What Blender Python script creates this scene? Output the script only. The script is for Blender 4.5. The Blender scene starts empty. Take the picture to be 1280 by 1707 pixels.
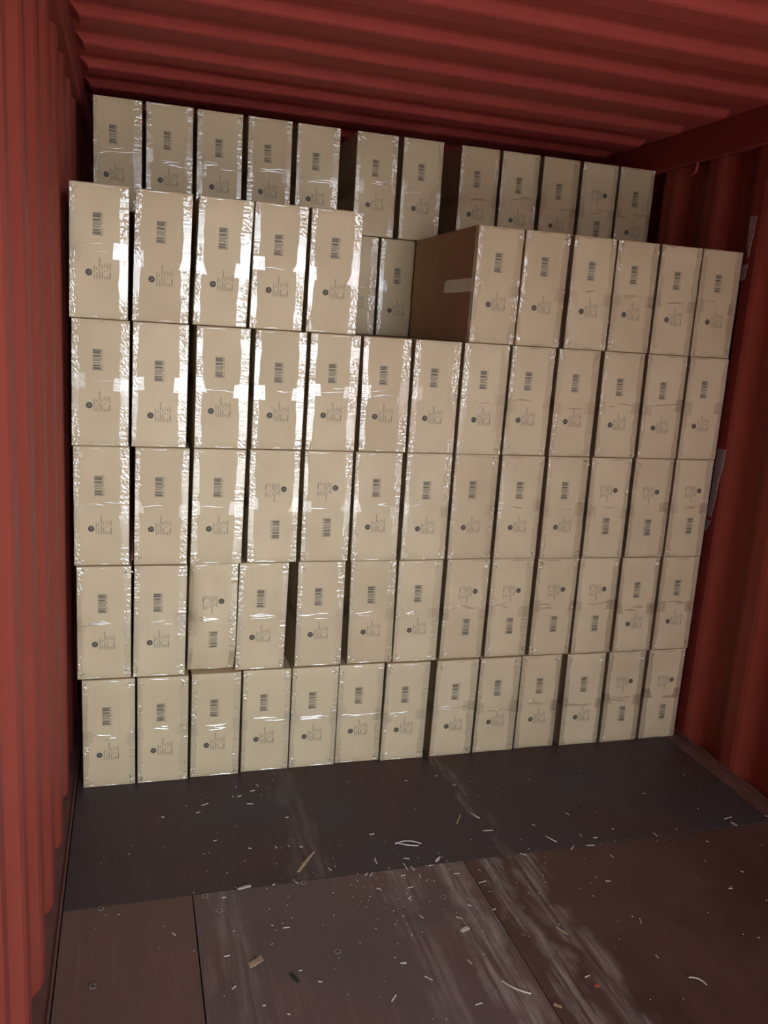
import bpy, math, random
from mathutils import Matrix, Vector

# ---------------------------------------------------------------- camera, sky, daylight, exposure
scene = bpy.context.scene
col = scene.collection
rng = random.Random(11)

cam_data = bpy.data.cameras.new('camera')
cam_data.sensor_fit = 'HORIZONTAL'
cam_data.sensor_width = 36.0
cam_data.lens = 1405.45 * 36.0 / 1280.0
cam_data.clip_start = 0.02
cam_obj = bpy.data.objects.new('camera', cam_data)
col.objects.link(cam_obj)
_r = Vector((0.95766404, -0.28063838, 0.06420038))
_u = Vector((-0.00120262, 0.21910284, 0.97570103))
_f = Vector((0.28788565, 0.934471, -0.20948941))
_m = Matrix((_r, _u, -_f)).transposed().to_4x4()
_m.translation = Vector((0.20023, -2.66093, 1.52202))
cam_obj.matrix_world = _m
scene.camera = cam_obj

DOOR_Y = -3.25          # the open end of the container, just behind the photographer
world = bpy.data.worlds.new('overcast_sky')
scene.world = world
world.use_nodes = True
wn = world.node_tree
wn.nodes.clear()
w_out = wn.nodes.new('ShaderNodeOutputWorld')
w_bg = wn.nodes.new('ShaderNodeBackground')
w_tc = wn.nodes.new('ShaderNodeTexCoord')
w_sep = wn.nodes.new('ShaderNodeSeparateXYZ')
w_ramp = wn.nodes.new('ShaderNodeValToRGB')
w_ramp.color_ramp.elements[0].position = 0.0
w_ramp.color_ramp.elements[0].color = (0.86, 0.96, 1.06, 1)      # bright haze low down
w_ramp.color_ramp.elements[1].position = 0.75
w_ramp.color_ramp.elements[1].color = (0.16, 0.19, 0.22, 1)      # duller cloud overhead
w_mid = w_ramp.color_ramp.elements.new(0.22)
w_mid.color = (0.80, 0.92, 1.05, 1)
w_mid = w_ramp.color_ramp.elements.new(0.45)
w_mid.color = (0.34, 0.40, 0.45, 1)
wn.links.new(w_tc.outputs['Generated'], w_sep.inputs[0])
wn.links.new(w_sep.outputs['Z'], w_ramp.inputs[0])
w_side = wn.nodes.new('ShaderNodeValToRGB')      # one side of the yard is brighter than the other
w_side.color_ramp.elements[0].position = 0.18
w_side.color_ramp.elements[0].color = (0.38, 0.38, 0.38, 1)
w_side.color_ramp.elements[1].position = 0.72
w_side.color_ramp.elements[1].color = (1.0, 1.0, 1.0, 1)
w_map = wn.nodes.new('ShaderNodeMapRange')
w_map.inputs['From Min'].default_value = -1.0
w_map.inputs['From Max'].default_value = 1.0
wn.links.new(w_sep.outputs['X'], w_map.inputs['Value'])
wn.links.new(w_map.outputs[0], w_side.inputs[0])
w_mul = wn.nodes.new('ShaderNodeMix')
w_mul.data_type = 'RGBA'
w_mul.blend_type = 'MULTIPLY'
w_mul.inputs[0].default_value = 1.0
wn.links.new(w_ramp.outputs[0], w_mul.inputs[6])
wn.links.new(w_side.outputs[0], w_mul.inputs[7])
wn.links.new(w_mul.outputs[2], w_bg.inputs[0])
wn.links.new(w_bg.outputs[0], w_out.inputs[0])
w_bg.inputs[1].default_value = 17.0

# high sun behind the container: it lights the yard, not the inside
sun = bpy.data.lights.new('sun', 'SUN')
sun.energy = 120.0
sun.angle = math.radians(0.6)
sun.color = (1.0, 0.98, 0.96)
suno = bpy.data.objects.new('sun', sun)
suno.rotation_euler = Vector((0.36, -0.40, -0.84)).to_track_quat('-Z', 'Y').to_euler()
suno.location = (0, 4, 8)
col.objects.link(suno)

# the daylight entering through the open doors is sampled through this opening
pl = bpy.data.lights.new('door_daylight', 'AREA')
pl.shape = 'RECTANGLE'
pl.size, pl.size_y = 2.26, 2.22
pl.cycles.is_portal = True
plo = bpy.data.objects.new('door_daylight', pl)
plo.location = (1.17, DOOR_Y, 1.13)
plo.rotation_euler = (math.radians(90), 0, 0)      # shines towards +y
col.objects.link(plo)

scene.view_settings.view_transform = 'Standard'
scene.view_settings.look = 'None'
scene.view_settings.exposure = 0.0
scene.view_settings.gamma = 1.0
scene.view_settings.use_curve_mapping = False
scene.cycles.max_bounces = 10
scene.cycles.diffuse_bounces = 6
scene.cycles.glossy_bounces = 4
scene.cycles.transparent_max_bounces = 24
scene.cycles.sample_clamp_indirect = 12.0
scene.cycles.caustics_reflective = False
scene.cycles.use_denoising = True

# ---------------------------------------------------------------- tables measured in metres
CARTONS = [  # row, column, layer, x, y, front skew, top shift, print dx mm, print dz mm
    (1,1,0,0.1350,-0.0066,-0.0034,-0.0016,-30,-73), (1,2,0,0.3045,-0.0075,-0.0076,-0.0015,-30,-72), (1,3,0,0.4756,-0.0002,-0.0113,0.0007,-29,-71),
    (1,4,0,0.6476,0.0066,-0.0081,-0.0007,-32,-67), (1,5,0,0.8148,0.0061,-0.0099,0.0000,-31,-69), (1,6,0,0.9817,0.0105,-0.0124,-0.0005,-30,-64),
    (1,7,0,1.1484,0.0010,-0.0109,0.0033,-29,-68), (1,8,0,1.3370,0.0008,-0.0094,0.0031,-25,-69), (1,9,0,1.5091,0.0012,-0.0114,0.0016,-28,-65),
    (1,10,0,1.6811,0.0047,-0.0062,-0.0013,-25,-68), (1,11,0,1.8694,-0.0018,-0.0066,-0.0050,-25,-71), (1,12,0,2.0448,-0.0036,0.0026,-0.0039,-26,-65),
    (1,13,0,2.2205,-0.0028,-0.0019,-0.0001,-33,-61), (2,1,0,0.1207,0.0005,-0.0114,0.0007,-28,-69), (2,2,0,0.2900,-0.0019,-0.0062,0.0032,-31,-70),
    (2,3,0,0.4581,0.0113,-0.0147,0.0038,-26,-59), (2,4,0,0.6188,0.0122,-0.0052,0.0061,-30,-71), (2,5,0,0.8212,0.0157,-0.0063,-0.0013,-31,-71),
    (2,6,0,1.0074,0.0164,-0.0099,-0.0053,-28,-70), (2,7,0,1.1729,0.0099,-0.0030,-0.0008,-28,-68), (2,8,0,1.3503,0.0152,-0.0093,0.0030,-33,-68),
    (2,9,0,1.5267,0.0126,-0.0058,-0.0014,-29,-67), (2,10,0,1.7028,0.0051,-0.0112,-0.0006,-29,-69), (2,11,0,1.8761,0.0012,-0.0087,-0.0027,-27,-68),
    (2,12,0,2.0517,-0.0023,-0.0005,-0.0047,-28,-75), (2,13,0,2.2269,-0.0018,-0.0011,-0.0032,-27,-70), (3,1,0,0.1153,0.0067,-0.0058,0.0006,-31,-69),
    (3,2,0,0.2919,0.0035,-0.0042,0.0037,-31,-71), (3,3,0,0.4642,0.0016,-0.0097,0.0064,-26,-70), (3,4,0,0.6464,0.0097,-0.0062,-0.0000,-31,-60),
    (3,5,0,0.8245,0.0140,-0.0033,-0.0003,-26,-65), (3,6,0,0.9970,0.0095,0.0005,-0.0021,-28,-68), (3,7,0,1.1748,0.0111,-0.0016,-0.0009,-27,-75),
    (3,8,0,1.3491,0.0133,-0.0033,-0.0001,-31,-72), (3,9,0,1.5236,0.0073,-0.0060,-0.0008,-29,-71), (3,10,0,1.7015,0.0018,0.0034,-0.0040,-30,-69),
    (3,11,0,1.8764,0.0009,-0.0132,-0.0046,-25,-68), (3,12,0,2.0542,0.0007,0.0008,-0.0036,-23,-63), (3,13,0,2.2252,-0.0014,0.0008,-0.0018,-31,-70),
    (4,1,0,0.1127,0.0011,-0.0045,0.0037,-32,-65), (4,2,0,0.2839,0.0058,-0.0016,0.0041,-27,-90), (4,3,0,0.4710,0.0048,-0.0041,0.0025,-33,-70),
    (4,4,0,0.6491,0.0123,-0.0048,0.0036,-27,-78), (4,5,0,0.8250,0.0141,-0.0020,0.0027,-29,-72), (4,6,0,1.0028,0.0116,0.0020,-0.0030,-32,-70),
    (4,7,0,1.1742,0.0109,-0.0002,0.0006,-30,-70), (4,8,0,1.3464,0.0046,0.0021,0.0014,-29,-68), (4,9,0,1.5191,0.0074,-0.0034,0.0030,-35,-65),
    (4,10,0,1.6977,0.0062,-0.0002,-0.0007,-31,-64), (4,11,0,1.8795,0.0050,-0.0086,-0.0054,-33,-70), (4,12,0,2.0545,0.0023,-0.0040,-0.0049,-31,-75),
    (4,13,0,2.2264,-0.0000,-0.0060,-0.0027,-32,-63), (5,1,0,0.1106,-0.0017,0.0074,0.0048,-28,-58), (5,2,0,0.2850,0.0073,0.0030,0.0091,-29,-64),
    (5,3,0,0.4614,0.0222,0.0055,0.0141,-28,-64), (5,4,0,0.6328,0.0159,0.0047,0.0085,-29,-69), (5,5,0,0.8080,0.0098,0.0076,0.0044,-25,-63),
    (5,8,0,1.3590,0.0063,0.0123,0.0035,-25,-61), (5,9,0,1.5247,-0.0010,0.0021,0.0045,-28,-61), (5,10,0,1.7102,0.0043,0.0033,-0.0013,-29,-60),
    (5,11,0,1.8800,0.0045,-0.0025,-0.0029,-32,-60), (5,12,0,2.0524,0.0055,-0.0029,-0.0010,-30,-66), (5,13,0,2.2192,-0.0007,-0.0054,-0.0016,-31,-63),
    (5,6,1,1.0496,0.6664,0.0023,0.0000,-29,-69), (5,7,1,1.2256,0.6766,0.0004,0.0000,-30,-87), (5,8,1,1.3950,0.6654,-0.0021,0.0000,-29,-69),
    (6,1,1,0.1562,0.6499,0.0060,0.0000,-39,-69), (6,2,1,0.3323,0.6479,0.0029,0.0000,-31,-69), (6,3,1,0.5090,0.6542,0.0008,0.0000,-26,-72),
    (6,4,1,0.6907,0.6529,0.0001,0.0000,-30,-70), (6,5,1,0.8738,0.6589,0.0000,0.0000,-31,-76), (6,6,1,1.1024,0.6560,-0.0011,0.0000,-27,-74),
    (6,7,1,1.2873,0.6554,-0.0060,0.0000,-27,-69), (6,8,1,1.5266,0.6583,0.0017,0.0000,-32,-68), (6,9,1,1.7033,0.6579,-0.0059,0.0000,-25,-73),
    (6,10,1,1.8850,0.6579,-0.0026,0.0000,-27,-77), (6,11,1,2.0637,0.6574,-0.0059,0.0000,-30,-64), (6,12,1,2.2369,0.6543,-0.0047,0.0000,-23,-71),
]
DEBRIS = [  # x0, y0, x1, y1, width mm, tone, kind
    (0.579, -0.122, 0.6, -0.117, 4, 'pale', 'chip'), (0.535, -0.147, 0.553, -0.142, 4, 'pale', 'chip'), (0.607, -0.077, 0.613, -0.099, 4, 'pale', 'chip'),
    (0.417, -0.18, 0.444, -0.168, 4, 'pale', 'chip'), (0.398, -0.219, 0.414, -0.214, 4, 'pale', 'chip'), (0.437, -0.377, 0.45, -0.374, 4, 'pale', 'chip'),
    (0.906, -0.433, 0.926, -0.431, 4, 'pale', 'chip'), (0.746, -0.567, 0.755, -0.584, 4, 'pale', 'chip'), (0.577, -0.614, 0.588, -0.61, 4, 'pale', 'chip'),
    (0.642, -0.609, 0.652, -0.623, 4, 'pale', 'chip'), (0.842, -0.625, 0.853, -0.612, 4, 'pale', 'chip'), (0.854, -0.631, 0.868, -0.615, 4, 'pale', 'chip'),
    (0.42, -0.859, 0.437, -0.857, 4, 'pale', 'chip'), (0.838, -0.97, 0.857, -0.971, 4, 'pale', 'chip'), (0.782, -1.084, 0.8, -1.065, 4, 'pale', 'chip'),
    (0.628, -0.985, 0.64, -0.99, 4, 'pale', 'chip'), (0.59, -0.944, 0.6, -0.942, 4, 'pale', 'chip'), (0.302, -0.748, 0.311, -0.762, 4, 'pale', 'chip'),
    (0.427, -0.968, 0.439, -0.958, 4, 'pale', 'chip'), (0.489, -1.03, 0.499, -1.032, 4, 'pale', 'chip'), (0.54, -1.065, 0.548, -1.07, 4, 'pale', 'chip'),
    (0.888, -0.558, 0.892, -0.578, 4, 'pale', 'chip'), (0.859, -0.682, 0.873, -0.693, 4, 'pale', 'chip'), (0.668, -0.295, 0.681, -0.293, 4, 'pale', 'chip'),
    (0.534, -0.43, 0.546, -0.436, 4, 'pale', 'chip'), (0.613, -0.435, 0.62, -0.45, 4, 'pale', 'chip'), (0.56, -0.193, 0.584, -0.199, 4, 'pale', 'chip'),
    (0.292, -0.221, 0.303, -0.224, 4, 'pale', 'chip'), (0.684, -0.454, 0.696, -0.456, 4, 'pale', 'chip'), (0.577, -0.788, 0.597, -0.789, 4, 'pale', 'chip'),
    (0.551, -0.77, 0.555, -0.776, 4, 'pale', 'chip'), (0.937, -0.74, 0.938, -0.754, 4, 'pale', 'chip'), (0.944, -0.699, 0.966, -0.697, 4, 'pale', 'chip'),
    (0.941, -0.646, 0.959, -0.642, 4, 'pale', 'chip'), (0.969, -0.598, 0.972, -0.624, 4, 'pale', 'chip'), (0.975, -0.566, 0.995, -0.574, 4, 'pale', 'chip'),
    (0.985, -0.604, 0.989, -0.627, 4, 'pale', 'chip'), (0.437, -0.639, 0.45, -0.639, 4, 'pale', 'chip'), (0.659, -0.571, 0.723, -0.486, 11, 'tan', 'splinter'),
    (0.483, -0.612, 0.52, -0.608, 13, 'pale', 'flake'), (0.477, -0.9, 0.509, -0.894, 20, 'tan', 'curl'), (0.57, -0.95, 0.584, -0.979, 9, 'dark', 'stick'),
    (0.976, -0.488, 1.04, -0.517, 3, 'pale', 'fibre'), (1.035, -0.616, 1.055, -0.614, 4, 'pale', 'chip'), (1.096, -0.665, 1.118, -0.666, 4, 'pale', 'chip'),
    (1.151, -0.719, 1.181, -0.714, 4, 'pale', 'chip'), (1.086, -0.798, 1.097, -0.808, 4, 'pale', 'chip'), (1.145, -0.834, 1.159, -0.831, 4, 'pale', 'chip'),
    (1.007, -0.992, 1.015, -1.013, 4, 'pale', 'chip'), (0.969, -1.134, 0.993, -1.131, 4, 'pale', 'chip'), (0.838, -0.969, 0.855, -0.975, 4, 'pale', 'chip'),
    (0.883, -1.022, 0.901, -1.042, 4, 'pale', 'chip'), (0.783, -1.081, 0.801, -1.063, 4, 'pale', 'chip'), (1.524, -0.782, 1.542, -0.788, 4, 'pale', 'chip'),
    (2.101, -0.569, 2.143, -0.561, 4, 'pale', 'chip'), (1.497, -0.627, 1.522, -0.605, 4, 'pale', 'chip'), (1.555, -0.614, 1.589, -0.618, 4, 'pale', 'chip'),
    (1.332, -0.611, 1.351, -0.625, 4, 'pale', 'chip'), (1.813, -0.591, 1.815, -0.616, 4, 'pale', 'chip'), (1.583, -0.433, 1.591, -0.45, 4, 'pale', 'chip'),
    (1.959, -0.664, 1.965, -0.676, 4, 'pale', 'chip'), (1.964, -0.82, 1.97, -0.831, 4, 'pale', 'chip'), (1.869, -0.886, 1.883, -0.889, 4, 'pale', 'chip'),
    (1.608, -0.671, 1.611, -0.688, 4, 'pale', 'chip'), (1.494, -1.079, 1.496, -1.093, 4, 'pale', 'chip'), (1.534, -0.945, 1.525, -0.969, 4, 'pale', 'chip'),
    (1.271, -1.111, 1.29, -1.107, 4, 'pale', 'chip'), (1.273, -0.196, 1.28, -0.21, 4, 'pale', 'chip'), (1.115, -0.142, 1.124, -0.152, 4, 'pale', 'chip'),
    (1.231, -0.136, 1.239, -0.133, 4, 'pale', 'chip'), (0.909, -0.432, 0.925, -0.432, 4, 'pale', 'chip'), (0.941, -0.812, 0.95, -0.828, 4, 'pale', 'chip'),
    (0.931, -0.744, 0.944, -0.737, 4, 'pale', 'chip'), (1.066, -0.596, 1.081, -0.588, 4, 'pale', 'chip'), (2.259, -0.577, 2.27, -0.583, 4, 'pale', 'chip'),
    (1.6, -0.582, 1.618, -0.582, 4, 'pale', 'chip'), (1.442, -0.474, 1.447, -0.486, 4, 'pale', 'chip'), (1.689, -0.546, 1.697, -0.551, 4, 'pale', 'chip'),
    (1.037, -0.838, 1.051, -0.851, 4, 'pale', 'chip'), (0.999, -0.645, 0.996, -0.665, 4, 'pale', 'chip'), (0.986, -0.61, 0.991, -0.629, 4, 'pale', 'chip'),
    (0.969, -0.588, 0.972, -0.622, 4, 'pale', 'chip'), (0.893, -0.547, 0.891, -0.573, 4, 'pale', 'chip'), (1.917, -0.369, 1.926, -0.379, 4, 'pale', 'chip'),
    (1.572, -0.552, 1.567, -0.569, 4, 'pale', 'chip'), (2.15, -0.278, 2.148, -0.291, 4, 'pale', 'chip'), (1.196, -0.432, 1.233, -0.376, 6, 'tan', 'chip'),
    (1.268, -0.379, 1.284, -0.412, 3, 'pale', 'fibre'), (1.265, -0.479, 1.304, -0.483, 5, 'pale', 'chip'), (1.288, -0.93, 1.305, -0.966, 6, 'tan', 'splinter'),
    (1.064, -1.077, 1.117, -1.131, 4, 'pale', 'fibre'), (1.154, -1.17, 1.172, -1.186, 12, 'tan', 'chip'), (1.282, -1.139, 1.294, -1.146, 12, 'red', 'flake'),
    (2.116, -0.589, 2.117, -0.615, 13, 'pale', 'flake'), (1.03, -0.894, 1.055, -0.889, 15, 'pale', 'flake'), (1.066, -0.601, 1.084, -0.586, 9, 'pale', 'flake'),
    (1.532, -1.167, 1.561, -1.199, 3, 'pale', 'fibre'), (1.454, -0.544, 1.474, -0.579, 3, 'pale', 'fibre'), (0.973, -0.493, 1.052, -0.508, 3, 'pale', 'fibre'),
]
SCREWS = [(0.126, -0.62), (0.118, -0.891), (0.395, -0.624), (0.665, -0.62), (0.426, -0.69), (0.698, -0.9), (1.032, -0.757)]

# ---------------------------------------------------------------- helpers
def mesh_obj(name, verts, faces, mat, parent=None, smooth=False, mats=None, midx=None):
    me = bpy.data.meshes.new(name)
    me.from_pydata(verts, [], faces)
    for m in (mats or [mat]):
        me.materials.append(m)
    if midx:
        me.polygons.foreach_set('material_index', midx)
    if smooth:
        me.polygons.foreach_set('use_smooth', [True] * len(me.polygons))
    me.update()
    o = bpy.data.objects.new(name, me)
    col.objects.link(o)
    if parent is not None:
        o.parent = parent
    return o


def tag(o, label=None, cat=None, group=None, kind=None):
    if label:
        o['label'] = label
    if cat:
        o['category'] = cat
    if group:
        o['group'] = group
    if kind:
        o['kind'] = kind
    return o


class MB:
    """collects boxes, bars, strips into one mesh"""
    def __init__(self):
        self.v, self.f, self.mi = [], [], []

    def quad(self, a, b, c, d, mi=0):
        n = len(self.v)
        self.v += [a, b, c, d]
        self.f.append((n, n + 1, n + 2, n + 3))
        self.mi.append(mi)

    def poly(self, pts, mi=0):
        n = len(self.v)
        self.v += pts
        self.f.append(tuple(range(n, n + len(pts))))
        self.mi.append(mi)

    def box(self, x0, y0, z0, x1, y1, z1, mi=0):
        n = len(self.v)
        self.v += [(x0, y0, z0), (x1, y0, z0), (x1, y1, z0), (x0, y1, z0),
                   (x0, y0, z1), (x1, y0, z1), (x1, y1, z1), (x0, y1, z1)]
        for q in ((0, 3, 2, 1), (4, 5, 6, 7), (0, 1, 5, 4), (1, 2, 6, 5), (2, 3, 7, 6), (3, 0, 4, 7)):
            self.f.append(tuple(n + k for k in q))
            self.mi.append(mi)

    def prism(self, pts, z0, z1, mi=0):
        """closed xy outline (counter-clockwise) extruded in z"""
        n, k = len(self.v), len(pts)
        self.v += [(p[0], p[1], z0) for p in pts] + [(p[0], p[1], z1) for p in pts]
        self.f.append(tuple(n + j for j in reversed(range(k))))
        self.f.append(tuple(n + k + j for j in range(k)))
        self.mi += [mi, mi]
        for j in range(k):
            j2 = (j + 1) % k
            self.f.append((n + j, n + j2, n + k + j2, n + k + j))
            self.mi.append(mi)

    def grid(self, rows, mi=0):
        n, h, w = len(self.v), len(rows), len(rows[0])
        for r in rows:
            self.v += r
        for a in range(h - 1):
            for b in range(w - 1):
                self.f.append((n + a * w + b, n + a * w + b + 1, n + (a + 1) * w + b + 1, n + (a + 1) * w + b))
                self.mi.append(mi)

    def build(self, name, mat=None, parent=None, smooth=False, mats=None):
        return mesh_obj(name, self.v, self.f, mat, parent, smooth, mats, self.mi if mats else None)


class NT:
    def __init__(self, name):
        self.m = bpy.data.materials.new(name)
        self.m.use_nodes = True
        self.t = self.m.node_tree
        self.t.nodes.clear()
        self.out = self.n('ShaderNodeOutputMaterial')

    def n(self, typ, **kw):
        nd = self.t.nodes.new(typ)
        for k, v in kw.items():
            setattr(nd, k, v)
        return nd

    def l(self, a, b):
        self.t.links.new(a, b)

    def coords(self, scale=(1, 1, 1), obj_random=False):
        tc = self.n('ShaderNodeTexCoord')
        mp = self.n('ShaderNodeMapping')
        mp.inputs['Scale'].default_value = scale
        self.l(tc.outputs['Object'], mp.inputs[0])
        if obj_random:
            oi = self.n('ShaderNodeObjectInfo')
            mu = self.n('ShaderNodeVectorMath', operation='SCALE')
            mu.inputs[0].default_value = (37.0, 53.0, 71.0)
            self.l(oi.outputs['Random'], mu.inputs['Scale'])
            self.l(mu.outputs[0], mp.inputs['Location'])
        return mp.outputs[0]

    def noise(self, vec, scale, detail=3.0, rough=0.55):
        nz = self.n('ShaderNodeTexNoise')
        nz.inputs['Scale'].default_value = scale
        nz.inputs['Detail'].default_value = detail
        nz.inputs['Roughness'].default_value = rough
        self.l(vec, nz.inputs['Vector'])
        return nz.outputs['Fac']

    def ramp(self, fac, stops):
        r = self.n('ShaderNodeValToRGB')
        e = r.color_ramp.elements
        while len(e) < len(stops):
            e.new(0.5)
        for el, (p, c) in zip(e, stops):
            el.position = p
            el.color = (c[0], c[1], c[2], 1) if not isinstance(c, (int, float)) else (c, c, c, 1)
        self.l(fac, r.inputs[0])
        return r.outputs[0]

    def mix(self, fac, a, b, mode='MIX'):
        m = self.n('ShaderNodeMix', data_type='RGBA', blend_type=mode)
        for s, v in ((0, fac), (6, a), (7, b)):
            if isinstance(v, (int, float)):
                m.inputs[s].default_value = v
            elif isinstance(v, tuple):
                m.inputs[s].default_value = (v[0], v[1], v[2], 1)
            else:
                self.l(v, m.inputs[s])
        return m.outputs[2]

    def bump(self, h, strength, dist):
        b = self.n('ShaderNodeBump')
        b.inputs['Strength'].default_value = strength
        b.inputs['Distance'].default_value = dist
        self.l(h, b.inputs['Height'])
        return b.outputs[0]

    def pbr(self, color, rough=0.6, bump=None, spec=0.5, metallic=0.0):
        p = self.n('ShaderNodeBsdfPrincipled')
        for s, v in (('Base Color', color), ('Roughness', rough)):
            if isinstance(v, tuple):
                p.inputs[s].default_value = (v[0], v[1], v[2], 1)
            elif isinstance(v, (int, float)):
                p.inputs[s].default_value = v
            else:
                self.l(v, p.inputs[s])
        p.inputs['Specular IOR Level'].default_value = spec
        p.inputs['Metallic'].default_value = metallic
        if bump is not None:
            self.l(bump, p.inputs['Normal'])
        self.l(p.outputs[0], self.out.inputs[0])
        return self.m


# ---------------------------------------------------------------- materials
def mat_cardboard():
    t = NT('kraft_cardboard')
    v = t.coords((1, 1, 1), True)
    big = t.noise(v, 5.0, 2.0)
    vs = t.coords((260, 40, 6), True)
    flute = t.noise(vs, 1.0, 2.0)
    c1 = t.ramp(big, [(0.3, (0.446, 0.346, 0.212)), (0.7, (0.505, 0.398, 0.250))])
    c2 = t.mix(0.08, c1, t.ramp(flute, [(0.3, (0.40, 0.29, 0.175)), (0.7, (0.58, 0.45, 0.29))]))
    oi = t.n('ShaderNodeObjectInfo')
    tone = t.ramp(oi.outputs['Random'], [(0.0, (0.90, 0.87, 0.83)), (1.0, (1.0, 1.0, 1.0))])
    c3 = t.mix(1.0, c2, tone, 'MULTIPLY')
    return t.pbr(c3, 0.62, t.bump(flute, 0.12, 0.0006), 0.25)


def mat_ink():
    t = NT('printing_ink')
    v = t.coords()
    n = t.noise(v, 900, 2.0)
    return t.pbr(t.ramp(n, [(0.3, (0.030, 0.026, 0.022)), (0.75, (0.075, 0.060, 0.045))]), 0.6, None, 0.25)


def mat_clear(name, fac, rough, bump_scale, bump_strength, bump_dist, tint=(0.993, 0.991, 0.985)):
    t = NT(name)
    tr = t.n('ShaderNodeBsdfTransparent')
    tr.inputs[0].default_value = (*tint, 1)
    gl = t.n('ShaderNodeBsdfGlossy')
    gl.inputs[0].default_value = (1, 1, 1, 1)
    gl.inputs['Roughness'].default_value = rough
    v = t.coords(bump_scale, True)
    n1 = t.noise(v, 1.0, 4.0, 0.65)
    b = t.bump(n1, bump_strength, bump_dist)
    t.l(b, gl.inputs['Normal'])
    fr = t.n('ShaderNodeFresnel')
    fr.inputs['IOR'].default_value = 1.5
    t.l(b, fr.inputs['Normal'])
    mu = t.n('ShaderNodeMath', operation='MULTIPLY')
    mu.inputs[1].default_value = fac
    t.l(fr.outputs[0], mu.inputs[0])
    mi = t.n('ShaderNodeMath', operation='MINIMUM')
    mi.inputs[1].default_value = 0.30
    t.l(mu.outputs[0], mi.inputs[0])
    mx = t.n('ShaderNodeMixShader')
    t.l(mi.outputs[0], mx.inputs[0])
    t.l(tr.outputs[0], mx.inputs[1])
    t.l(gl.outputs[0], mx.inputs[2])
    t.l(mx.outputs[0], t.out.inputs[0])
    return t.m


def mat_paint(name, base, wear):
    t = NT(name)
    v = t.coords()
    n = t.noise(v, 2.2, 4.0)
    c = t.ramp(n, [(0.25, tuple(k * 0.86 for k in base)), (0.75, base)])
    vs = t.coords((4.0, 4.0, 0.9))
    st = t.noise(vs, 3.0, 6.0, 0.7)
    streak = t.ramp(st, [(0.50, 0.0), (0.78, 0.55)])
    c = t.mix(streak, c, tuple(k * 0.72 for k in base))
    sc = t.noise(t.coords((16, 16, 7)), 1.6, 5.0, 0.75)
    scuff = t.ramp(sc, [(0.72, 0.0), (0.78, wear)])
    c = t.mix(scuff, c, (0.34, 0.22, 0.17))
    return t.pbr(c, t.ramp(n, [(0.3, 0.50), (0.7, 0.64)]), t.bump(t.noise(v, 60, 3.0), 0.15, 0.001), 0.25)


def mat_plywood(name, c0, c1, seed, streak=0.35, scars=(), tint=None):
    t = NT(name)
    tc = t.n('ShaderNodeTexCoord')
    mp = t.n('ShaderNodeMapping')
    mp.inputs['Location'].default_value = (seed, seed * 1.7, 0)
    t.l(tc.outputs['Object'], mp.inputs[0])
    v = mp.outputs[0]
    big = t.noise(v, 2.3, 4.0, 0.6)
    c = t.ramp(big, [(0.28, c0), (0.72, c1)])
    mp2 = t.n('ShaderNodeMapping')
    mp2.inputs['Scale'].default_value = (26, 1.6, 1)
    mp2.inputs['Location'].default_value = (seed * 3.1, seed, 0)
    mp2.inputs['Rotation'].default_value = (0, 0, 0.03)
    t.l(tc.outputs['Object'], mp2.inputs[0])
    grain = t.noise(mp2.outputs[0], 2.0, 5.0, 0.7)
    c = t.mix(t.ramp(grain, [(0.52, 0.0), (0.80, streak)]), c, tuple(k * 1.9 + 0.01 for k in c1))
    c = t.mix(t.ramp(grain, [(0.22, 0.55), (0.42, 0.0)]), c, tuple(k * 0.5 for k in c0))
    if tint:
        hue = t.noise(v, 1.7, 2.0, 0.5)
        c = t.mix(t.ramp(hue, [(0.40, 0.0), (0.62, 0.8)]), c, tint)
    sep = t.n('ShaderNodeSeparateXYZ')
    wv = t.noise(v, 5.0, 3.0, 0.6)
    t.l(tc.outputs['Object'], sep.inputs[0])
    for x0, hw, amt in scars:                      # bands where the forklift wheels have scraped the face veneer
        d1 = t.n('ShaderNodeMath', operation='SUBTRACT')
        t.l(sep.outputs['X'], d1.inputs[0])
        d1.inputs[1].default_value = x0
        d2 = t.n('ShaderNodeMath', operation='MULTIPLY_ADD')
        t.l(wv, d2.inputs[0])
        d2.inputs[1].default_value = 0.22
        d2.inputs[2].default_value = -0.11
        d3 = t.n('ShaderNodeMath', operation='ADD')
        t.l(d1.outputs[0], d3.inputs[0])
        t.l(d2.outputs[0], d3.inputs[1])
        d4 = t.n('ShaderNodeMath', operation='ABSOLUTE')
        t.l(d3.outputs[0], d4.inputs[0])
        band = t.ramp(d4.outputs[0], [(hw * 0.3, 1.0), (hw, 0.0)])
        fib = t.ramp(grain, [(0.40, 0.0), (0.62, amt)])
        mm = t.mix(1.0, band, fib, 'MULTIPLY')
        c = t.mix(mm, c, (0.30, 0.26, 0.22))
    dust = t.noise(v, 190.0, 2.0, 0.5)
    c = t.mix(t.ramp(dust, [(0.70, 0.0), (0.78, 0.35)]), c, (0.22, 0.19, 0.16))
    scr = t.noise(mp2.outputs[0], 9.0, 2.0, 0.5)
    c = t.mix(t.ramp(scr, [(0.76, 0.0), (0.80, streak)]), c, (0.20, 0.17, 0.14))
    return t.pbr(c, t.ramp(big, [(0.3, 0.42), (0.7, 0.62)]), t.bump(grain, 0.25, 0.0012), 0.25)


def mat_plain(name, c, rough=0.6, spec=0.4, metallic=0.0, var=0.2, scale=40):
    t = NT(name)
    n = t.noise(t.coords((1, 1, 1), True), scale, 3.0)
    cc = t.ramp(n, [(0.3, tuple(k * (1 - var) for k in c)), (0.7, c)])
    return t.pbr(cc, rough, None, spec, metallic)


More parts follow.
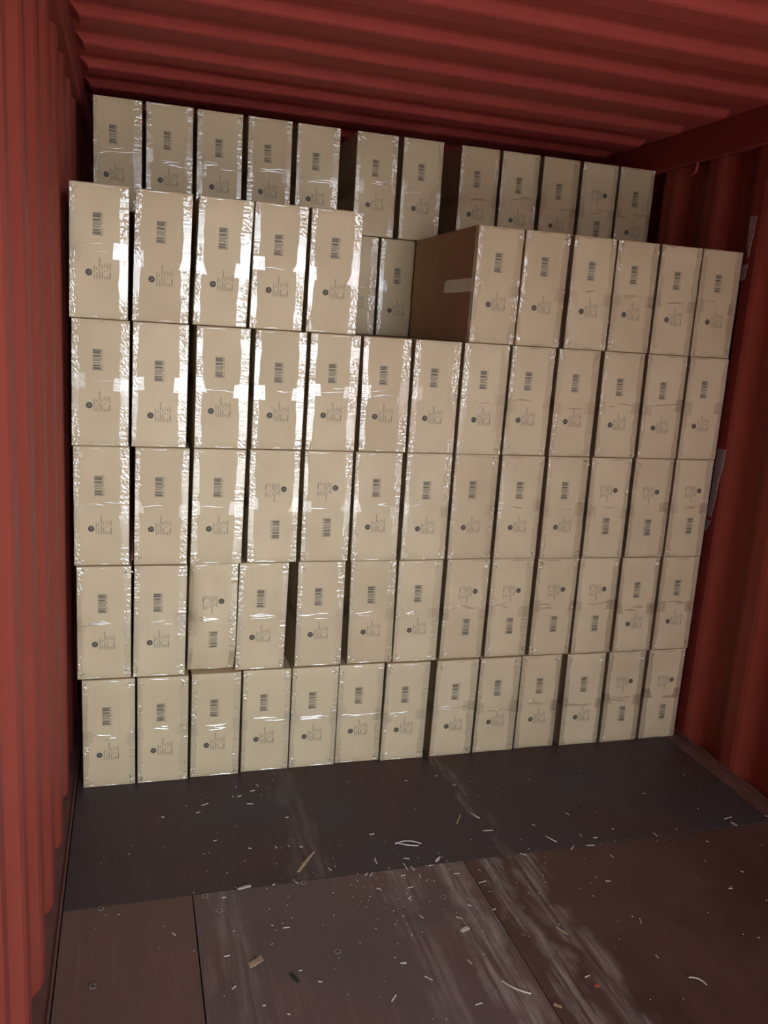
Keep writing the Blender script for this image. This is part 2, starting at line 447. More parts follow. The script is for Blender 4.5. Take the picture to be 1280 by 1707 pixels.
M_CARD = mat_cardboard()
M_INK = mat_ink()
M_PALE = mat_plain('unprinted_kraft', (0.34, 0.27, 0.18), 0.6, 0.25)
M_TAPE = mat_clear('clear_packing_tape', 1.75, 0.07, (60, 60, 300), 0.35, 0.0010)
M_PATCH = mat_clear('clear_tape_flat_end', 1.6, 0.07, (90, 90, 200), 0.4, 0.0010)
M_FILM = mat_clear('clear_stretch_film', 5.5, 0.08, (150, 150, 150), 0.5, 0.0012, (0.99, 0.985, 0.975))
M_WALL = mat_paint('red_oxide_paint_wall', (0.230, 0.043, 0.028), 0.25)
M_ROOF = mat_paint('red_oxide_paint_roof', (0.40, 0.065, 0.052), 0.0)
M_RAIL = mat_paint('red_oxide_paint_rail', (0.27, 0.048, 0.036), 0.12)
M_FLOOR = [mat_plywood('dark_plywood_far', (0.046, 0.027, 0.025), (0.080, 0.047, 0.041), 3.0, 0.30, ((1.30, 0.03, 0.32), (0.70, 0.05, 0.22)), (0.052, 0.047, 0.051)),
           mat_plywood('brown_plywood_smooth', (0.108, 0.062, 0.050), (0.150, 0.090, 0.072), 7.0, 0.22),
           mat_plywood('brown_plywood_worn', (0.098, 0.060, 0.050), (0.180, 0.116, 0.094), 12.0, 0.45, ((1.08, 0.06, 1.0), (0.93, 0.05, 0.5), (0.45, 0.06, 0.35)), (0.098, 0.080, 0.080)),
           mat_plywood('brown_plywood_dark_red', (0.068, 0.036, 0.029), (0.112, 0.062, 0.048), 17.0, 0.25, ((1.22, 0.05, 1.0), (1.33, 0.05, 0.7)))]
M_EDGE = mat_plain('dusty_steel_edge', (0.16, 0.075, 0.062), 0.7, 0.3, 0.0, 0.3, 12)
M_STEEL = mat_plain('worn_steel', (0.30, 0.28, 0.26), 0.4, 0.5, 0.7)
M_CONC = mat_plain('yard_concrete', (0.20, 0.205, 0.205), 0.85, 0.2, 0.0, 0.2, 1.5)
M_TONE = {'pale': mat_plain('pale_wood_chip', (0.60, 0.55, 0.47), 0.7),
          'tan': mat_plain('tan_wood_chip', (0.42, 0.30, 0.18), 0.7),
          'dark': mat_plain('dark_wood_chip', (0.035, 0.026, 0.022), 0.7),
          'red': mat_plain('red_paint_flake', (0.45, 0.12, 0.08), 0.7)}
M_RESIDUE = mat_plain('grey_paper_residue', (0.36, 0.31, 0.29), 0.75, 0.3, 0.0, 0.35, 60)

# ---------------------------------------------------------------- container shell
XL, XR = 0.010, 2.330          # inner faces of the side wall ridges
Y0, Y1 = DOOR_Y, 2.72
PER, DEP = 0.277, 0.036


def corrugated_wall(name, x_ridge, side):
    """vertical trapezoidal corrugation; side=-1 left wall (recess towards -x), +1 right wall"""
    m = MB()
    pts = []
    k0 = int(math.floor((Y0 - 0.035) / PER)) - 1
    k1 = int(math.ceil(Y1 / PER)) + 1
    for k in range(k0, k1):
        b = k * PER
        for dy, r in ((-0.035, 0), (0.035, 0), (0.103, 1), (0.174, 1)):
            y = b + dy
            if Y0 <= y <= Y1:
                pts.append((x_ridge + side * DEP * r, y))
    pts = [(pts[0][0], Y0)] + pts + [(pts[-1][0], Y1)]
    # soften the folds
    soft = [pts[0]]
    for a, b, c in zip(pts, pts[1:], pts[2:]):
        for q in (a, c):
            d = math.hypot(q[0] - b[0], q[1] - b[1])
            s = min(0.010 / max(d, 1e-6), 0.45)
            soft.append((b[0] + (q[0] - b[0]) * s, b[1] + (q[1] - b[1]) * s))
    soft.append(pts[-1])
    zs = [-0.04, 0.6, 1.2, 1.8, 2.30]
    rows = [[(x, y, z) for x, y in soft] for z in zs]
    m.grid(rows)
    rows2 = [[(x + side * 0.006, y, z) for x, y in soft] for z in zs]
    m.grid(rows2)
    o = m.build(name, M_WALL, None, False)
    return tag(o, kind='structure')


wall_left = corrugated_wall('wall_left', XL, -1)
wall_right = corrugated_wall('wall_right', XR, 1)

# roof: ribs run across the container
m = MB()
RZ, RDEP, RPER = 2.352, 0.024, 0.270
prof = []
k = int(math.floor(Y0 / RPER)) - 1
while k * RPER < Y1 + RPER:
    b = 0.165 + k * RPER
    for dy, r in ((0.0, 0), (0.095, 0), (0.135, 1), (0.230, 1)):
        y = b + dy
        if Y0 <= y <= Y1:
            prof.append((y, RZ + RDEP * r))
    k += 1
prof = [(Y0, prof[0][1])] + prof + [(Y1 + 0.06, prof[-1][1])]
soft = [prof[0]]
for a, b, c in zip(prof, prof[1:], prof[2:]):
    for q in (a, c):
        d = math.hypot(q[0] - b[0], q[1] - b[1])
        s = min(0.006 / max(d, 1e-6), 0.3)
        soft.append((b[0] + (q[0] - b[0]) * s, b[1] + (q[1] - b[1]) * s))
soft.append(prof[-1])
xs = [-0.03, 0.032, 0.056, 0.5, 1.0, 1.5, 2.0, 2.26, 2.29, 2.37]
rows = []
for x in xs:
    a = 0.0 if (x < 0.04 or x > 2.28) else 1.0       # the ribs die out into a flat margin at the rails
    rows.append([(x, y, z * a + (1 - a) * (RZ + RDEP)) for y, z in soft])
m.grid(rows)
m.grid([[(x, y, z + 0.006) for x, y, z in r] for r in rows])
tag(m.build('ceiling', M_ROOF, None, False), kind='structure')

# top side rails, bottom side angles, far end wall, door frame
def bar(name, x0, y0, z0, x1, y1, z1, mat):
    b = MB()
    b.box(x0, y0, z0, x1, y1, z1)
    o = b.build(name, mat)
    bv = o.modifiers.new('bevel', 'BEVEL')
    bv.width = 0.006
    bv.segments = 2
    return tag(o, kind='structure')


RAIL_Z0, RAIL_Z1 = 2.262, 2.345
bar('trim_1', -0.035, Y0, RAIL_Z0, 0.030, Y1, RAIL_Z1 + 0.07, M_RAIL)
rail_r = bar('trim_2', 2.318, Y0, RAIL_Z0 - 0.018, 2.375, Y1, RAIL_Z1 + 0.07, M_RAIL)

bl = MB()       # steel angle along the foot of the wall, a thin lip above the boards
bl.box(-0.03, Y0, -0.05, 0.030, Y1, 0.004)
bl.box(0.026, Y0, -0.05, 0.031, Y1, 0.010)
tag(bl.build('baseboard_left', M_EDGE), kind='structure')
br = MB()
br.box(2.266, Y0, -0.05, 2.375, Y1, 0.001)
br.box(2.322, Y0, -0.05, 2.329, Y1, 0.016)
tag(br.build('baseboard_right', M_EDGE), kind='structure')

m = MB()
pts = []
kk = -1
while kk * 0.25 < 2.7:
    b = kk * 0.25
    for dx, r in ((0.0, 0), (0.072, 0), (0.125, 1), (0.197, 1)):
        x = b + dx
        if -0.10 <= x <= 2.46:
            pts.append((x, Y1 + 0.045 * r))
    kk += 1
m.grid([[(x, y, z) for x, y in pts] for z in (-0.04, 2.40)])
m.grid([[(x, y + 0.006, z) for x, y in pts] for z in (-0.04, 2.40)])
tag(m.build('wall_back', M_WALL), kind='structure')

dfm = MB()
dfm.box(-0.06, DOOR_Y - 0.08, -0.05, 0.04, DOOR_Y, 2.42)
dfm.box(2.30, DOOR_Y - 0.08, -0.05, 2.40, DOOR_Y, 2.42)
dfm.box(0.04, DOOR_Y - 0.08, 2.26, 2.30, DOOR_Y, 2.42)
dfm.box(0.04, DOOR_Y - 0.08, -0.12, 2.30, DOOR_Y, 0.0)
tag(dfm.build('door_1', M_RAIL), kind='structure')

for nm, hx, sgn in (('door_2', -0.01, -1), ('door_3', 2.35, 1)):      # two open door leaves, unseen, added and angled to cut side light
    lf = MB()
    seg = []
    for k in range(24):
        seg.append((sgn * (0.0 if (k // 2) % 2 == 0 else 0.03), -k * 0.048))
    lf.grid([[(x, y, z) for x, y in seg] for z in (0.02, 2.26)])
    lf.grid([[(x + sgn * 0.012, y, z) for x, y in seg] for z in (0.02, 2.26)])
    lo = lf.build(nm, M_WALL)
    lo.location = (hx, DOOR_Y - 0.09, 0)
    lo.rotation_euler = (0, 0, math.radians(-6 if sgn < 0 else -4))
    tag(lo, kind='structure')

nb = MB()                       # unseen block added to shade the yard and sky on the left
nb.box(-6.5, DOOR_Y - 15, -1.25, -2.3, DOOR_Y - 0.3, 4.6)
tag(nb.build('yard_shade_block', M_WALL), kind='structure')
yd = MB()
yd.box(-14, DOOR_Y - 26, -1.35, 16, DOOR_Y - 0.1, -1.25)
tag(yd.build('ground', M_CONC), kind='structure')

# floor: plywood sheets screwed to cross members
SEAM_Y, SEAM_X1, SEAM_X2 = -0.610, 0.362, 1.150
fl = MB()
fl.box(0.0, Y0, -0.06, 2.34, Y1, -0.028)
floor = tag(fl.build('floor', M_FLOOR[0]), kind='structure')
g = 0.0016


def sheet(x0, y0, x1, y1, dz, mat):
    b = MB()
    b.box(x0 + g, y0 + g, -0.028, x1 - g, y1 - g, dz)
    b.build('floor_panel', mat, floor)


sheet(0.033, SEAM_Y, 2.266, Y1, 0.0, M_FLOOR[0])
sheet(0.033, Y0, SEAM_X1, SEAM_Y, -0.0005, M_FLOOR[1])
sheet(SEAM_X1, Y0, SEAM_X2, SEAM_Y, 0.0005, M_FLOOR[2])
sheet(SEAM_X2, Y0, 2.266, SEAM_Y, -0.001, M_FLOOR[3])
for sx, sy in SCREWS:
    s_ = MB()
    ring = [(0.0085 * math.cos(a), 0.0085 * math.sin(a)) for a in [j * math.pi / 8 for j in range(16)]]
    s_.prism(ring, -0.002, 0.0016)
    inner = [(0.0045 * math.cos(a), 0.0045 * math.sin(a), 0.0018) for a in [j * math.pi / 5 for j in range(10)]]
    s_.poly(inner, 1)
    so = s_.build('screw_head', None, floor, False, [M_STEEL, M_FLOOR[0]])
    so.location = (sx, sy, 0)

# lashing ring under the right top rail
lr = MB()
R_, r_ = 0.026, 0.006
rows = []
for a in range(19):
    th = math.radians(-100 + a * 12)
    row = []
    for b in range(9):
        ph = b * math.pi / 4
        rr = R_ + r_ * math.cos(ph)
        row.append((r_ * math.sin(ph), -rr * math.cos(th), rr * math.sin(th)))
    rows.append(row)
lr.grid(rows)
lro = lr.build('lashing_ring', M_RAIL, rail_r, True)
lro.location = (2.322, 0.40, RAIL_Z0 - 0.032)

# paper residue stuck to the first ridge of the right wall
def residue(name, outline, label, rx=XR):
    b = MB()
    k = len(outline)
    b.v += [(rx - 0.0016, y, z) for y, z in outline] + [(rx - 0.0002, y, z) for y, z in outline]
    b.f.append(tuple(reversed(range(k))))
    b.f.append(tuple(range(k, 2 * k)))
    for j in range(k):
        b.f.append((j, (j + 1) % k, k + (j + 1) % k, k + j))
    o = b.build(name, M_RESIDUE)
    tag(o, label, 'tape', None)
    o['kind'] = 'thing'
    return o


residue('tape_remnant', [(0.020, 1.168), (-0.026, 1.170), (-0.023, 1.10), (-0.012, 1.05), (-0.006, 0.96), (0.003, 0.905), (0.024, 0.910), (0.022, 1.02)],
        'long torn grey tape strip on the right wall beside the third carton row')
residue('tape_remnant', [(0.024, 0.892), (0.002, 0.892), (0.014, 0.862), (0.026, 0.848)],
        'small grey tape scrap just below the long strip on the right wall')
residue('tape_remnant', [(0.030, 2.008), (-0.004, 2.006), (0.002, 1.93), (0.010, 1.862), (0.024, 1.90)],
        'upper grey tape strip on the right wall above the fifth carton row')
residue('tape_remnant', [(0.032, 1.838), (0.006, 1.842), (0.012, 1.79), (0.034, 1.782)],
        'square grey tape scrap at the top corner of the fifth carton row')

# ---------------------------------------------------------------- cartons
H = 0.376
CW, CL = 0.1632, 0.640
FLIPPED = {(1, 12), (1, 13), (2, 3), (2, 8), (2, 9), (2, 10), (2, 11), (3, 4), (3, 5), (3, 11), (3, 12), (3, 13), (6, 11)}
CRUSHED = (2, 3)

# one print layout, used by every carton
prng = random.Random(5)


def glyph(mb_list, x0, z0, adv, hgt):
    """an unreadable little character: reads upwards, its height runs along +x"""
    t = adv * 0.24
    for _ in range(prng.choice((2, 2, 3))):
        if prng.random() < 0.5:
            zz = z0 + prng.random() * (adv * 0.6)
            mb_list.append((x0, zz, x0 + hgt * prng.choice((0.65, 1.0, 1.0)), zz + t))
        else:
            xx = x0 + prng.choice((0.0, 0.38, 0.76)) * hgt
            mb_list.append((xx, z0, xx + hgt * 0.22, z0 + adv * 0.78))


TEXT = []
LINES = [[(0, 41)], [(0, 20), (26, 38)], [(0, 30), (33, 64)], [(0, 25), (29, 42)], [(0, 10), (22, 27), (33, 46)],
         [(0, 10), (23, 27), (33, 44)], [(0, 22), (25, 47)]]
for i, segs in enumerate(LINES):
    for a, b in segs:
        z = a
        while z + 2.2 <= b:
            glyph(TEXT, 13.2 + i * 7.25, z - 18.0, 2.3, 4.0)
            z += 2.45
BARS = []
z = -31.0
for w_, gap in ((1, 1), (1, 1), (3, 1), (2, 1), (1, 2), (3, 1), (1, 3), (1, 3), (2, 3), (1, 1), (1, 1), (1, 2), (1, 1), (1, 3), (2, 1), (3, 1), (1, 3), (1, 1), (3, 1), (2, 1), (3, 1), (1, 1), (1, 1)):
    BARS.append([z, z + w_ * 0.80])
    z += (w_ + gap) * 0.80
sc_ = 62.0 / (BARS[-1][1] + 31.0)
BARS = [(-31 + (a + 31) * sc_, -31 + (b + 31) * sc_) for a, b in BARS]
DIGITS = []
for part in ((-28, -3), (3, 28)):
    z = part[0]
    while z + 3 < part[1]:
        glyph(DIGITS, 14.0, z, 2.9, 4.2)
        z += 4.0


def carton_label(r, c, layer):
    return LABELS.get((r, c, layer))


ROWN = {1: 'bottom', 2: 'second', 3: 'third', 4: 'fourth', 5: 'fifth', 6: 'top'}
ORD = ['', 'first', 'second', 'third', 'fourth', 'fifth', 'sixth', 'seventh', 'eighth', 'ninth', 'tenth', 'eleventh', 'twelfth', 'thirteenth']


def auto_label(r, c, layer):
    flip = (r, c) in FLIPPED
    n = 13 if r < 6 else 12
    row = {1: 'on the floor, bottom row', 2: 'in the second row up', 3: 'in the third row up', 4: 'in the fourth row up',
           5: 'in the fifth row up', 6: 'in the top row under the roof'}[r]
    look = 'upside-down printed carton' if flip else 'taped kraft carton'
    if c == 1:
        where = 'against the left wall'
    elif c == n:
        where = 'at the right wall end'
    elif c <= 7:
        where = ORD[c] + ' from the left wall'
    else:
        where = ORD[n + 1 - c] + ' from the right wall'
    return '%s %s, %s' % (look, row, where)


LABELS = {
    (2, 3, 0): 'crushed creased carton with upside-down print, second row up, third from the left wall',
    (2, 4, 0): 'leaning carton in the second row up, just right of the crushed one',
    (2, 5, 0): 'carton in the second row up, right of the wide dark gap',
    (5, 5, 0): 'bulging taped carton in the fifth row up, left edge of the recess',
    (5, 8, 0): 'carton in the fifth row up showing its long brown side beside the recess',
    (5, 6, 1): 'half-hidden carton set back in the fifth row recess, with a square tape glint',
    (5, 7, 1): 'full-faced shadowed carton set back in the middle of the fifth row recess',
    (5, 8, 1): 'sliver of a set-back carton behind the long brown carton side',
    (6, 5, 1): 'carton in the top row just left of the widest gap',
    (6, 6, 1): 'carton in the top row just right of the widest gap',
    (6, 7, 1): 'carton in the top row standing alone between two dark gaps',
    (6, 11, 1): 'only upside-down printed carton in the top row, second from the right wall',
}


def make_carton(r, c, layer, x, y, skew, top, ldx, ldz):
    rg = random.Random(r * 100 + c * 7 + layer * 1000)
    crushed = (r, c) == CRUSHED and layer == 0
    w = 0.1545 if crushed else CW + rg.uniform(-0.0008, 0.0008)
    h = H - 0.0018
    amp = rg.uniform(-0.0010, 0.0026)
    a2, ph = rg.uniform(-0.0010, 0.0010), rg.uniform(0, 6.28)
    lean = top / H

    def front(px, pz):
        """depth of the front panel (local y) at a point of the panel"""
        u, v = px / (w / 2), pz / h
        d = -amp * (1 - u * u) * (4 * v * (1 - v)) + a2 * math.sin(3.1 * v + ph) * (1 - u * u)
        d += skew * px
        if crushed:
            v2, u2 = v, (u + 1) / 2
            if v2 < 0.215:
                d += (0.215 - v2) * 0.11
            d += 0.006 * math.exp(-((v2 - 0.215) / 0.012) ** 2) * (1 if u2 > 0.25 else 0.3)
            if u2 > 0.25:
                d += -0.0045 * math.exp(-((v2 - 0.845) / 0.010) ** 2)
            edge = 0.28 + max(0.0, v2 - 0.86) * -1.6
            if u2 < edge and v2 > 0.35:
                d += (edge - u2) * 0.085
            d += 0.002 * math.sin(9 * u2 + 5 * v2)
        return d

    def P(px, pz, off=0.0, dx=0.0):
        return (px + lean * pz + dx, front(px, pz) - off, pz)

    # body ------------------------------------------------------------
    b = MB()
    e = 0.0035
    us = [-w / 2, -w / 2 + e] + [(-0.5 + k / 8) * (w - 2 * e) for k in range(1, 8)] + [w / 2 - e, w / 2]
    vs = [0.0, e] + [e + k / 16 * (h - 2 * e) for k in range(1, 16)] + [h - e, h]
    rows = []
    for iv, pz in enumerate(vs):
        row = []
        for iu, px in enumerate(us):
            eb = (iu in (0, len(us) - 1)) + (iv in (0, len(vs) - 1))
            jx = rg.uniform(-0.0006, 0.0006) if eb else 0
            q = P(px, pz, -0.0022 * min(eb, 1) - 0.001 * max(0, eb - 1), jx * 0.5)
            row.append(q)
        rows.append(row)
    b.grid(rows)
    nf = len(b.f)
    W_, H_ = len(us), len(vs)
    ringi = [k for k in range(W_)] + [W_ * j + W_ - 1 for j in range(1, H_)] + [W_ * (H_ - 1) + k for k in range(W_ - 2, -1, -1)] + [W_ * j for j in range(H_ - 2, 0, -1)]
    base = len(b.v)
    for q in ringi:
        vx = b.v[q]
        b.v.append((vx[0], CL, vx[2]))
    n_ = len(ringi)
    for k in range(n_):
        k2 = (k + 1) % n_
        b.f.append((ringi[k2], ringi[k], base + k, base + k2))
    b.f.append(tuple(base + k for k in range(n_)))
    o = mesh_obj('carton', b.v, b.f, M_CARD)
    sm = [True] * nf + [False] * (len(b.f) - nf)
    o.data.polygons.foreach_set('use_smooth', sm)
    o.location = (x, y, (r - 1) * H)
    lab = carton_label(r, c, layer) or auto_label(r, c, layer)
    grp = 'cartons of the front stack' if layer == 0 else 'cartons of the stack behind'
    tag(o, lab, 'cardboard box', grp, 'thing')

    # printing ---------------------------------------------------------
    sg = -1.0 if (r, c) in FLIPPED else 1.0
    cz = h / 2

    def Q(mx, mz, off):
        px = sg * (ldx + mx) * 0.001
        pz = cz + sg * (ldz + mz) * 0.001
        px = max(-w / 2 + 0.004, min(w / 2 - 0.004, px))
        return P(px, pz, off)

    pk = MB()
    for x0, z0, x1, z1 in TEXT:
        pk.quad(Q(x0, z0, 0.0004), Q(x1, z0, 0.0004), Q(x1, z1, 0.0004), Q(x0, z1, 0.0004))
    pk.build('shipping_text', M_INK, o)
    bc = MB()
    bx, bz = 21.0, 135.0
    for k, (z0, z1) in enumerate(BARS):
        x1 = 16.5 if k in (0, 1, 11, 12, 21, 22) else 11.5
        bc.quad(Q(bx - 11, bz + z0, 0.0004), Q(bx + x1, bz + z0, 0.0004), Q(bx + x1, bz + z1, 0.0004), Q(bx - 11, bz + z1, 0.0004))
    for x0, z0, x1, z1 in DIGITS:
        bc.quad(Q(bx + x0, bz + z0, 0.0004), Q(bx + x1, bz + z0, 0.0004), Q(bx + x1, bz + z1, 0.0004), Q(bx + x0, bz + z1, 0.0004))
    bc.build('barcode', M_INK, o)
    lg = MB()
    R0 = 9.3
    for k in range(24):
        a0, a1 = k * math.pi / 12, (k + 1) * math.pi / 12
        lg.quad(Q(0, 0, 0.0005), Q(R0 * math.cos(a0), R0 * math.sin(a0), 0.0005), Q(R0 * math.cos(a1), R0 * math.sin(a1), 0.0005), Q(0, 0, 0.0005))
    lgo = lg.build('logo_disc', M_INK, o)
    cv = MB()
    path = []
    for k in range(15):          # a pale curl with a tail inside the disc
        a = math.radians(200 - k * 20)
        path.append((3.6 * math.cos(a) + 0.6, 3.2 * math.sin(a) + 0.8))
    path += [(-1.0, -3.0), (-4.2, -4.0)]
    for (xa, za), (xb, zb) in zip(path, path[1:]):
        dx, dz = xb - xa, zb - za
        L = math.hypot(dx, dz) or 1
        nx, nz = -dz / L * 0.62, dx / L * 0.62
        cv.quad(Q(xa + nx, za + nz, 0.0008), Q(xa - nx, za - nz, 0.0008), Q(xb - nx, zb - nz, 0.0008), Q(xb + nx, zb + nz, 0.0008))
    cv.build('emblem_curl', M_PALE, lgo)

    # clear tape over both upright edges --------------------------------
    for s in (-1, 1):
        reach = rg.uniform(0.012, 0.020) if s < 0 else rg.uniform(0.017, 0.030)
        if layer == 0 and r in (4, 5) and c <= 8:
            reach = rg.uniform(0.015, 0.022) if s < 0 else rg.uniform(0.024, 0.033)
        nv = 72
        tp = MB()
        rows = []
        p1, p2 = rg.uniform(0, 6), rg.uniform(0, 6)
        for k in range(nv + 1):
            pz = 0.003 + (h - 0.006) * k / nv
            wob = 0.0018 * math.sin(p1 + pz * 31) + 0.0010 * math.sin(p2 + pz * 97)
            row = []
            zone = 0.5 + 0.5 * math.sin(p1 * 3 + pz * 23 + s)          # smooth stretches alternate with crumpled ones
            zone = min(1.0, max(0.12, zone * 1.3))
            if pz < 0.035 or pz > h - 0.035:
                zone = 1.4
            rip = rg.uniform(-1, 1) * zone
            for q in (1.0, 0.8, 0.6, 0.4, 0.2, 0.06):
                px = s * (w / 2 - reach * q - (wob if q > 0.9 else 0))
                rp = 0.00042 * rip + rg.uniform(-0.00050, 0.00050) * zone * (q < 0.95)
                row.append(P(px, pz, max(0.0007, 0.0013 + rp)))
            X = s * (w / 2 + 0.0005)
            yf = front(s * w / 2, pz)
            row.append((X + lean * pz, yf + 0.0030, pz))
            row.append((X + lean * pz, yf + 0.013, pz))
            row.append((X + lean * pz, yf + 0.024, pz))
            rows.append(row if s < 0 else row[::-1])
        tp.grid(rows)
        tp.build('edge_tape', M_TAPE, o, False)

        # the flat end of the strap tape, folded round from the side
        zc = h * rg.uniform(0.45, 0.53)
        hh = rg.uniform(0.018, 0.024)
        re = reach + rg.uniform(0.006, 0.020)
        tilt_x, tilt_z = rg.uniform(-0.03, 0.03), rg.uniform(-0.025, 0.025)
        te = MB()
        rows = []
        cut = rg.random() < 0.25
        for k in range(7):
            t = k / 6 * 2 - 1
            pz = zc + t * hh + rg.uniform(-0.0006, 0.0006)
            row = []
            rr = re * (1 - (0.45 * (t + 1) / 2 if cut else 0.04 * t))
            for q in (1.0, 0.75, 0.5, 0.25, 0.05):
                px = s * (w / 2 - rr * q)
                off = 0.0021 + (q - 0.5) * tilt_x * 0.03 + t * tilt_z * 0.02 + rg.uniform(-0.0001, 0.0001)
                row.append(P(px, pz, max(off, 0.0015)))
            X = s * (w / 2 + 0.0010)
            yf = front(s * w / 2, pz)
            row.append((X + lean * pz, yf + 0.004, pz))
            row.append((X + lean * pz, yf + 0.28, pz))
            rows.append(row if s < 0 else row[::-1])
        te.grid(rows)
        te.build('strap_tape_end', M_PATCH, o, False)

    # loose folds of the clear film --------------------------------------
    fm = MB()

    def fold(x0, z0, x1, z1, wid, hgt, wig, steep=0.32):
        px_, pz_ = [], []
        n = max(4, int(math.hypot(x1 - x0, z1 - z0) / 0.004))
        rows = []
        f1 = rg.uniform(0, 6)
        for k in range(n + 1):
            t = k / n
            taper = math.sin(math.pi * min(max(t, 0.02), 0.98)) ** 0.6
            cx_ = x0 + (x1 - x0) * t
            cz_ = z0 + (z1 - z0) * t + wig * math.sin(f1 + t * 7) + rg.uniform(-0.3, 0.3) * wig
            dx, dz = x1 - x0, z1 - z0
            L = math.hypot(dx, dz)
            nx, nz = -dz / L, dx / L
            row = []
            for q in (-1, -0.6, -0.25, 0.0, 0.25, 0.6, 1):
                ww = wid * taper
                bx_ = max(-w / 2 + 0.003, min(w / 2 - 0.003, cx_ + nx * ww * q))
                bz_ = max(0.004, min(h - 0.004, cz_ + nz * ww * q))
                row.append(P(bx_, bz_, 0.0024 + steep * wid * taper * (1 - q * q)))
            rows.append(row)
        fm.grid(rows)

    zc = h * rg.uniform(0.47, 0.53)
    nmid = rg.choice((2, 3, 4)) if r in (1, 2, 6) else rg.choice((0, 1, 2))
    for _ in range(nmid):
        xa = rg.uniform(-0.46, 0.05) * w
        ln = rg.uniform(0.20, 0.5) * w
        za = zc + rg.uniform(-0.010, 0.010)
        fold(xa, za, min(xa + ln, w * 0.47), za + rg.uniform(-0.006, 0.006), rg.uniform(0.0014, 0.0026), rg.uniform(0.0006, 0.0012), 0.0012)
    for s in (-1, 1):
        for zz in (0.014, h - 0.016):
            for _ in range(rg.choice((1, 2, 2, 3))):
                xa = s * (w / 2 - rg.uniform(0.006, 0.014))
                za = zz + rg.uniform(-0.006, 0.008)
                ang = rg.uniform(0.4, 1.4)
                ln = rg.uniform(0.010, 0.026)
                fold(xa, za, xa - s * ln * math.cos(ang), za + (1 if zz < h / 2 else -1) * ln * math.sin(ang) * rg.choice((1, 1, -0.3)),
                     rg.uniform(0.0014, 0.0026), 0.0008, 0.0006, 0.46 if c < 8 else 0.7)
    for _ in range(rg.choice((5, 6, 7))):        # little nicks along the edges
        s = rg.choice((-1, -1, 1))
        xa = s * (w / 2 - rg.uniform(0.004, 0.016))
        za = rg.uniform(0.05, h - 0.05)
        ln = rg.uniform(0.006, 0.018)
        an = rg.uniform(0.7, 1.5) * rg.choice((-1, 1))
        fold(xa, za, xa - s * ln * math.cos(an), za + ln * math.sin(an), rg.uniform(0.0012, 0.002), 0.0008, 0.0004, 0.46 if c < 8 else 0.7)
    for zz in (0.005, h - 0.006):                # film gathered along the top and bottom edges
        if rg.random() < 0.7:
            xa = rg.uniform(-0.45, 0.0) * w
            fold(xa, zz, xa + rg.uniform(0.15, 0.45) * w, zz, 0.0016, 0.0010, 0.0006)
    tag(fm.build('film_crease', M_FILM, o, True), kind='stuff')
    return o


for r, c, layer, x, y, skew, top, ldx, ldz in CARTONS:
    make_carton(r, c, layer, x, y, skew, top, ldx, ldz)

# ---------------------------------------------------------------- litter on the floor
NAMES = {'chip': 'wood_chip', 'splinter': 'wood_splinter', 'flake': 'paper_flake', 'curl': 'wood_shaving', 'stick': 'twig', 'fibre': 'straw_fibre'}
SPECIAL = {
    (10, 0): 0,
}


def litter(x0, y0, x1, y1, wmm, tone, kind, label, group=None, seed=0):
    rg = random.Random(seed)
    L = math.hypot(x1 - x0, y1 - y0)
    L = max(L, 0.005)
    ang = math.atan2(y1 - y0, x1 - x0)
    wd = wmm * 0.001 * (0.72 if kind == 'chip' else 1.0)
    if kind == 'chip':
        L *= 0.8
    m = MB()
    th = 0.0012 if kind in ('chip', 'flake', 'curl') else 0.002
    rows_t, rows_b = [], []
    n = 9 if kind in ('fibre', 'splinter', 'curl') else 4
    bend = {'fibre': 0.12, 'curl': 0.0, 'splinter': 0.01}.get(kind, 0.0) * L * rg.choice((-1, 1))
    for k in range(n + 1):
        t = k / n
        px = (t - 0.5) * L
        cy = bend * math.sin(math.pi * t)
        ww = wd / 2 * {'splinter': 0.25 + 0.75 * math.sin(math.pi * (0.15 + 0.8 * t)), 'fibre': 1.0, 'flake': 0.6 + 0.4 * math.sin(math.pi * t)}.get(kind, 1.0) * rg.uniform(0.75, 1.1)
        lift = 0.0
        if kind == 'curl':
            lift = 0.012 * t * t
        elif kind == 'fibre':
            lift = 0.003 * math.sin(math.pi * t)
        elif kind == 'flake':
            lift = 0.004 * t * rg.uniform(0.6, 1)
        rows_t.append([(px, cy - ww, th + lift), (px, cy, th * 1.3 + lift), (px, cy + ww, th + lift)])
        rows_b.append([(px, cy + ww, lift), (px, cy, lift), (px, cy - ww, lift)])
    rows = [[*a, *b, a[0]] for a, b in zip(rows_t, rows_b)]
    m.grid(rows)
    m.poly([rows[0][j] for j in range(6)])
    m.poly([rows[-1][j] for j in reversed(range(6))])
    o = m.build(NAMES[kind], M_TONE[tone])
    o.location = ((x0 + x1) / 2, (y0 + y1) / 2, 0.0006)
    o.rotation_euler = (0, 0, ang)
    tag(o, label, {'fibre': 'straw', 'flake': 'paper scrap', 'stick': 'stick'}.get(kind, 'wood chip'), group, 'thing')
    return o


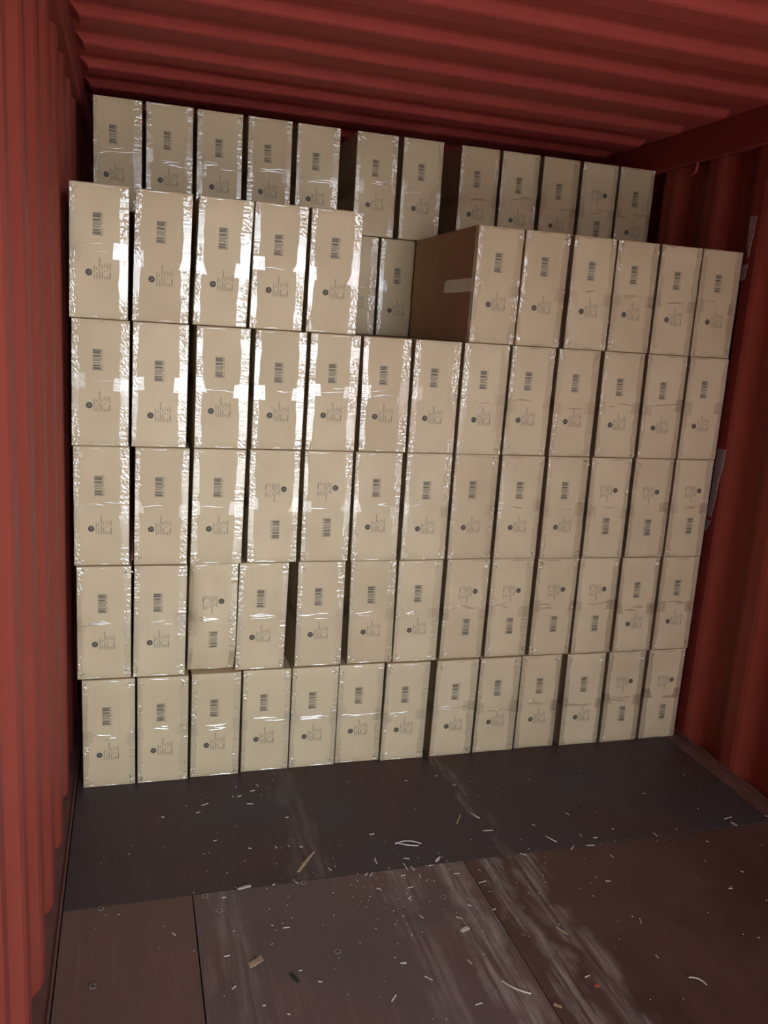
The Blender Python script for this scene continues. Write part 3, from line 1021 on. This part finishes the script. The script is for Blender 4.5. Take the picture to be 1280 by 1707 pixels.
LITTER_LABELS = {38: 'long tan wood splinter on the dark floor sheet, left of the seam litter', 39: 'pale paper flake lying along the floor seam, near the small left sheet', 40: 'wide tan curled shaving on the worn middle floor sheet', 41: 'dark brown stick on the worn middle floor sheet, beside the tan curled shaving', 42: 'longer pale straw of two lying together on the dark sheet above the seam', 98: 'second pale straw of the crossed pair on the dark sheet above the seam', 86: 'tan wood chip in the middle of the dark floor sheet', 87: 'short pale straw right of the tan chip on the dark floor sheet', 89: 'tan splinter on the scraped streaks of the reddish brown floor sheet', 90: 'long bent pale straw across the worn middle sheet near the lengthwise seam', 91: 'thick tan chip at the lengthwise seam near the picture bottom', 92: 'small red flake on the scraped reddish brown floor sheet', 93: 'pale paper flake near the right wall at the floor seam', 94: 'round pale flake on the worn middle sheet, below the seam litter', 95: 'pale flake right on the floor seam among the densest litter', 96: 'curved pale straw on the reddish brown sheet at lower right', 97: 'pale straw on the dark floor sheet just above the seam, right half'}
for i, (x0, y0, x1, y1, wmm, tone, kind) in enumerate(DEBRIS):
    far = (y0 + y1) / 2 > SEAM_Y
    lab = LITTER_LABELS.get(i)
    if lab:
        litter(x0, y0, x1, y1, wmm, tone, kind, lab, None, i)
    elif far:
        litter(x0, y0, x1, y1, wmm, tone, kind, 'tiny pale wood chip on the dark floor sheet below the cartons', 'wood chips on the dark far floor sheet', i)
    else:
        litter(x0, y0, x1, y1, wmm, tone, kind, 'tiny pale wood chip on the brown near floor sheets', 'wood chips on the brown near floor sheets', i)

crng = random.Random(21)
cm = MB()
for _ in range(260):
    if crng.random() < 0.55:
        px, py = crng.gauss(1.0, 0.28), crng.gauss(-0.72, 0.14)
    else:
        px, py = crng.uniform(0.1, 2.2), crng.uniform(-1.25, -0.05)
    if not (0.06 < px < 2.28 and -1.4 < py < -0.03):
        continue
    s = crng.uniform(0.0006, 0.0016)
    a = crng.uniform(0, 3.14)
    pts = []
    for q in range(4):
        an = a + q * math.pi / 2
        rr = s * (1.8 if q % 2 else 0.8)
        pts.append((px + rr * math.cos(an), py + rr * math.sin(an)))
    cm.prism(pts, 0.0004, 0.0016)
tag(cm.build('wood_dust', M_TONE['pale']), 'fine pale wood crumbs strewn over the plywood floor', 'crumbs', None, 'stuff')
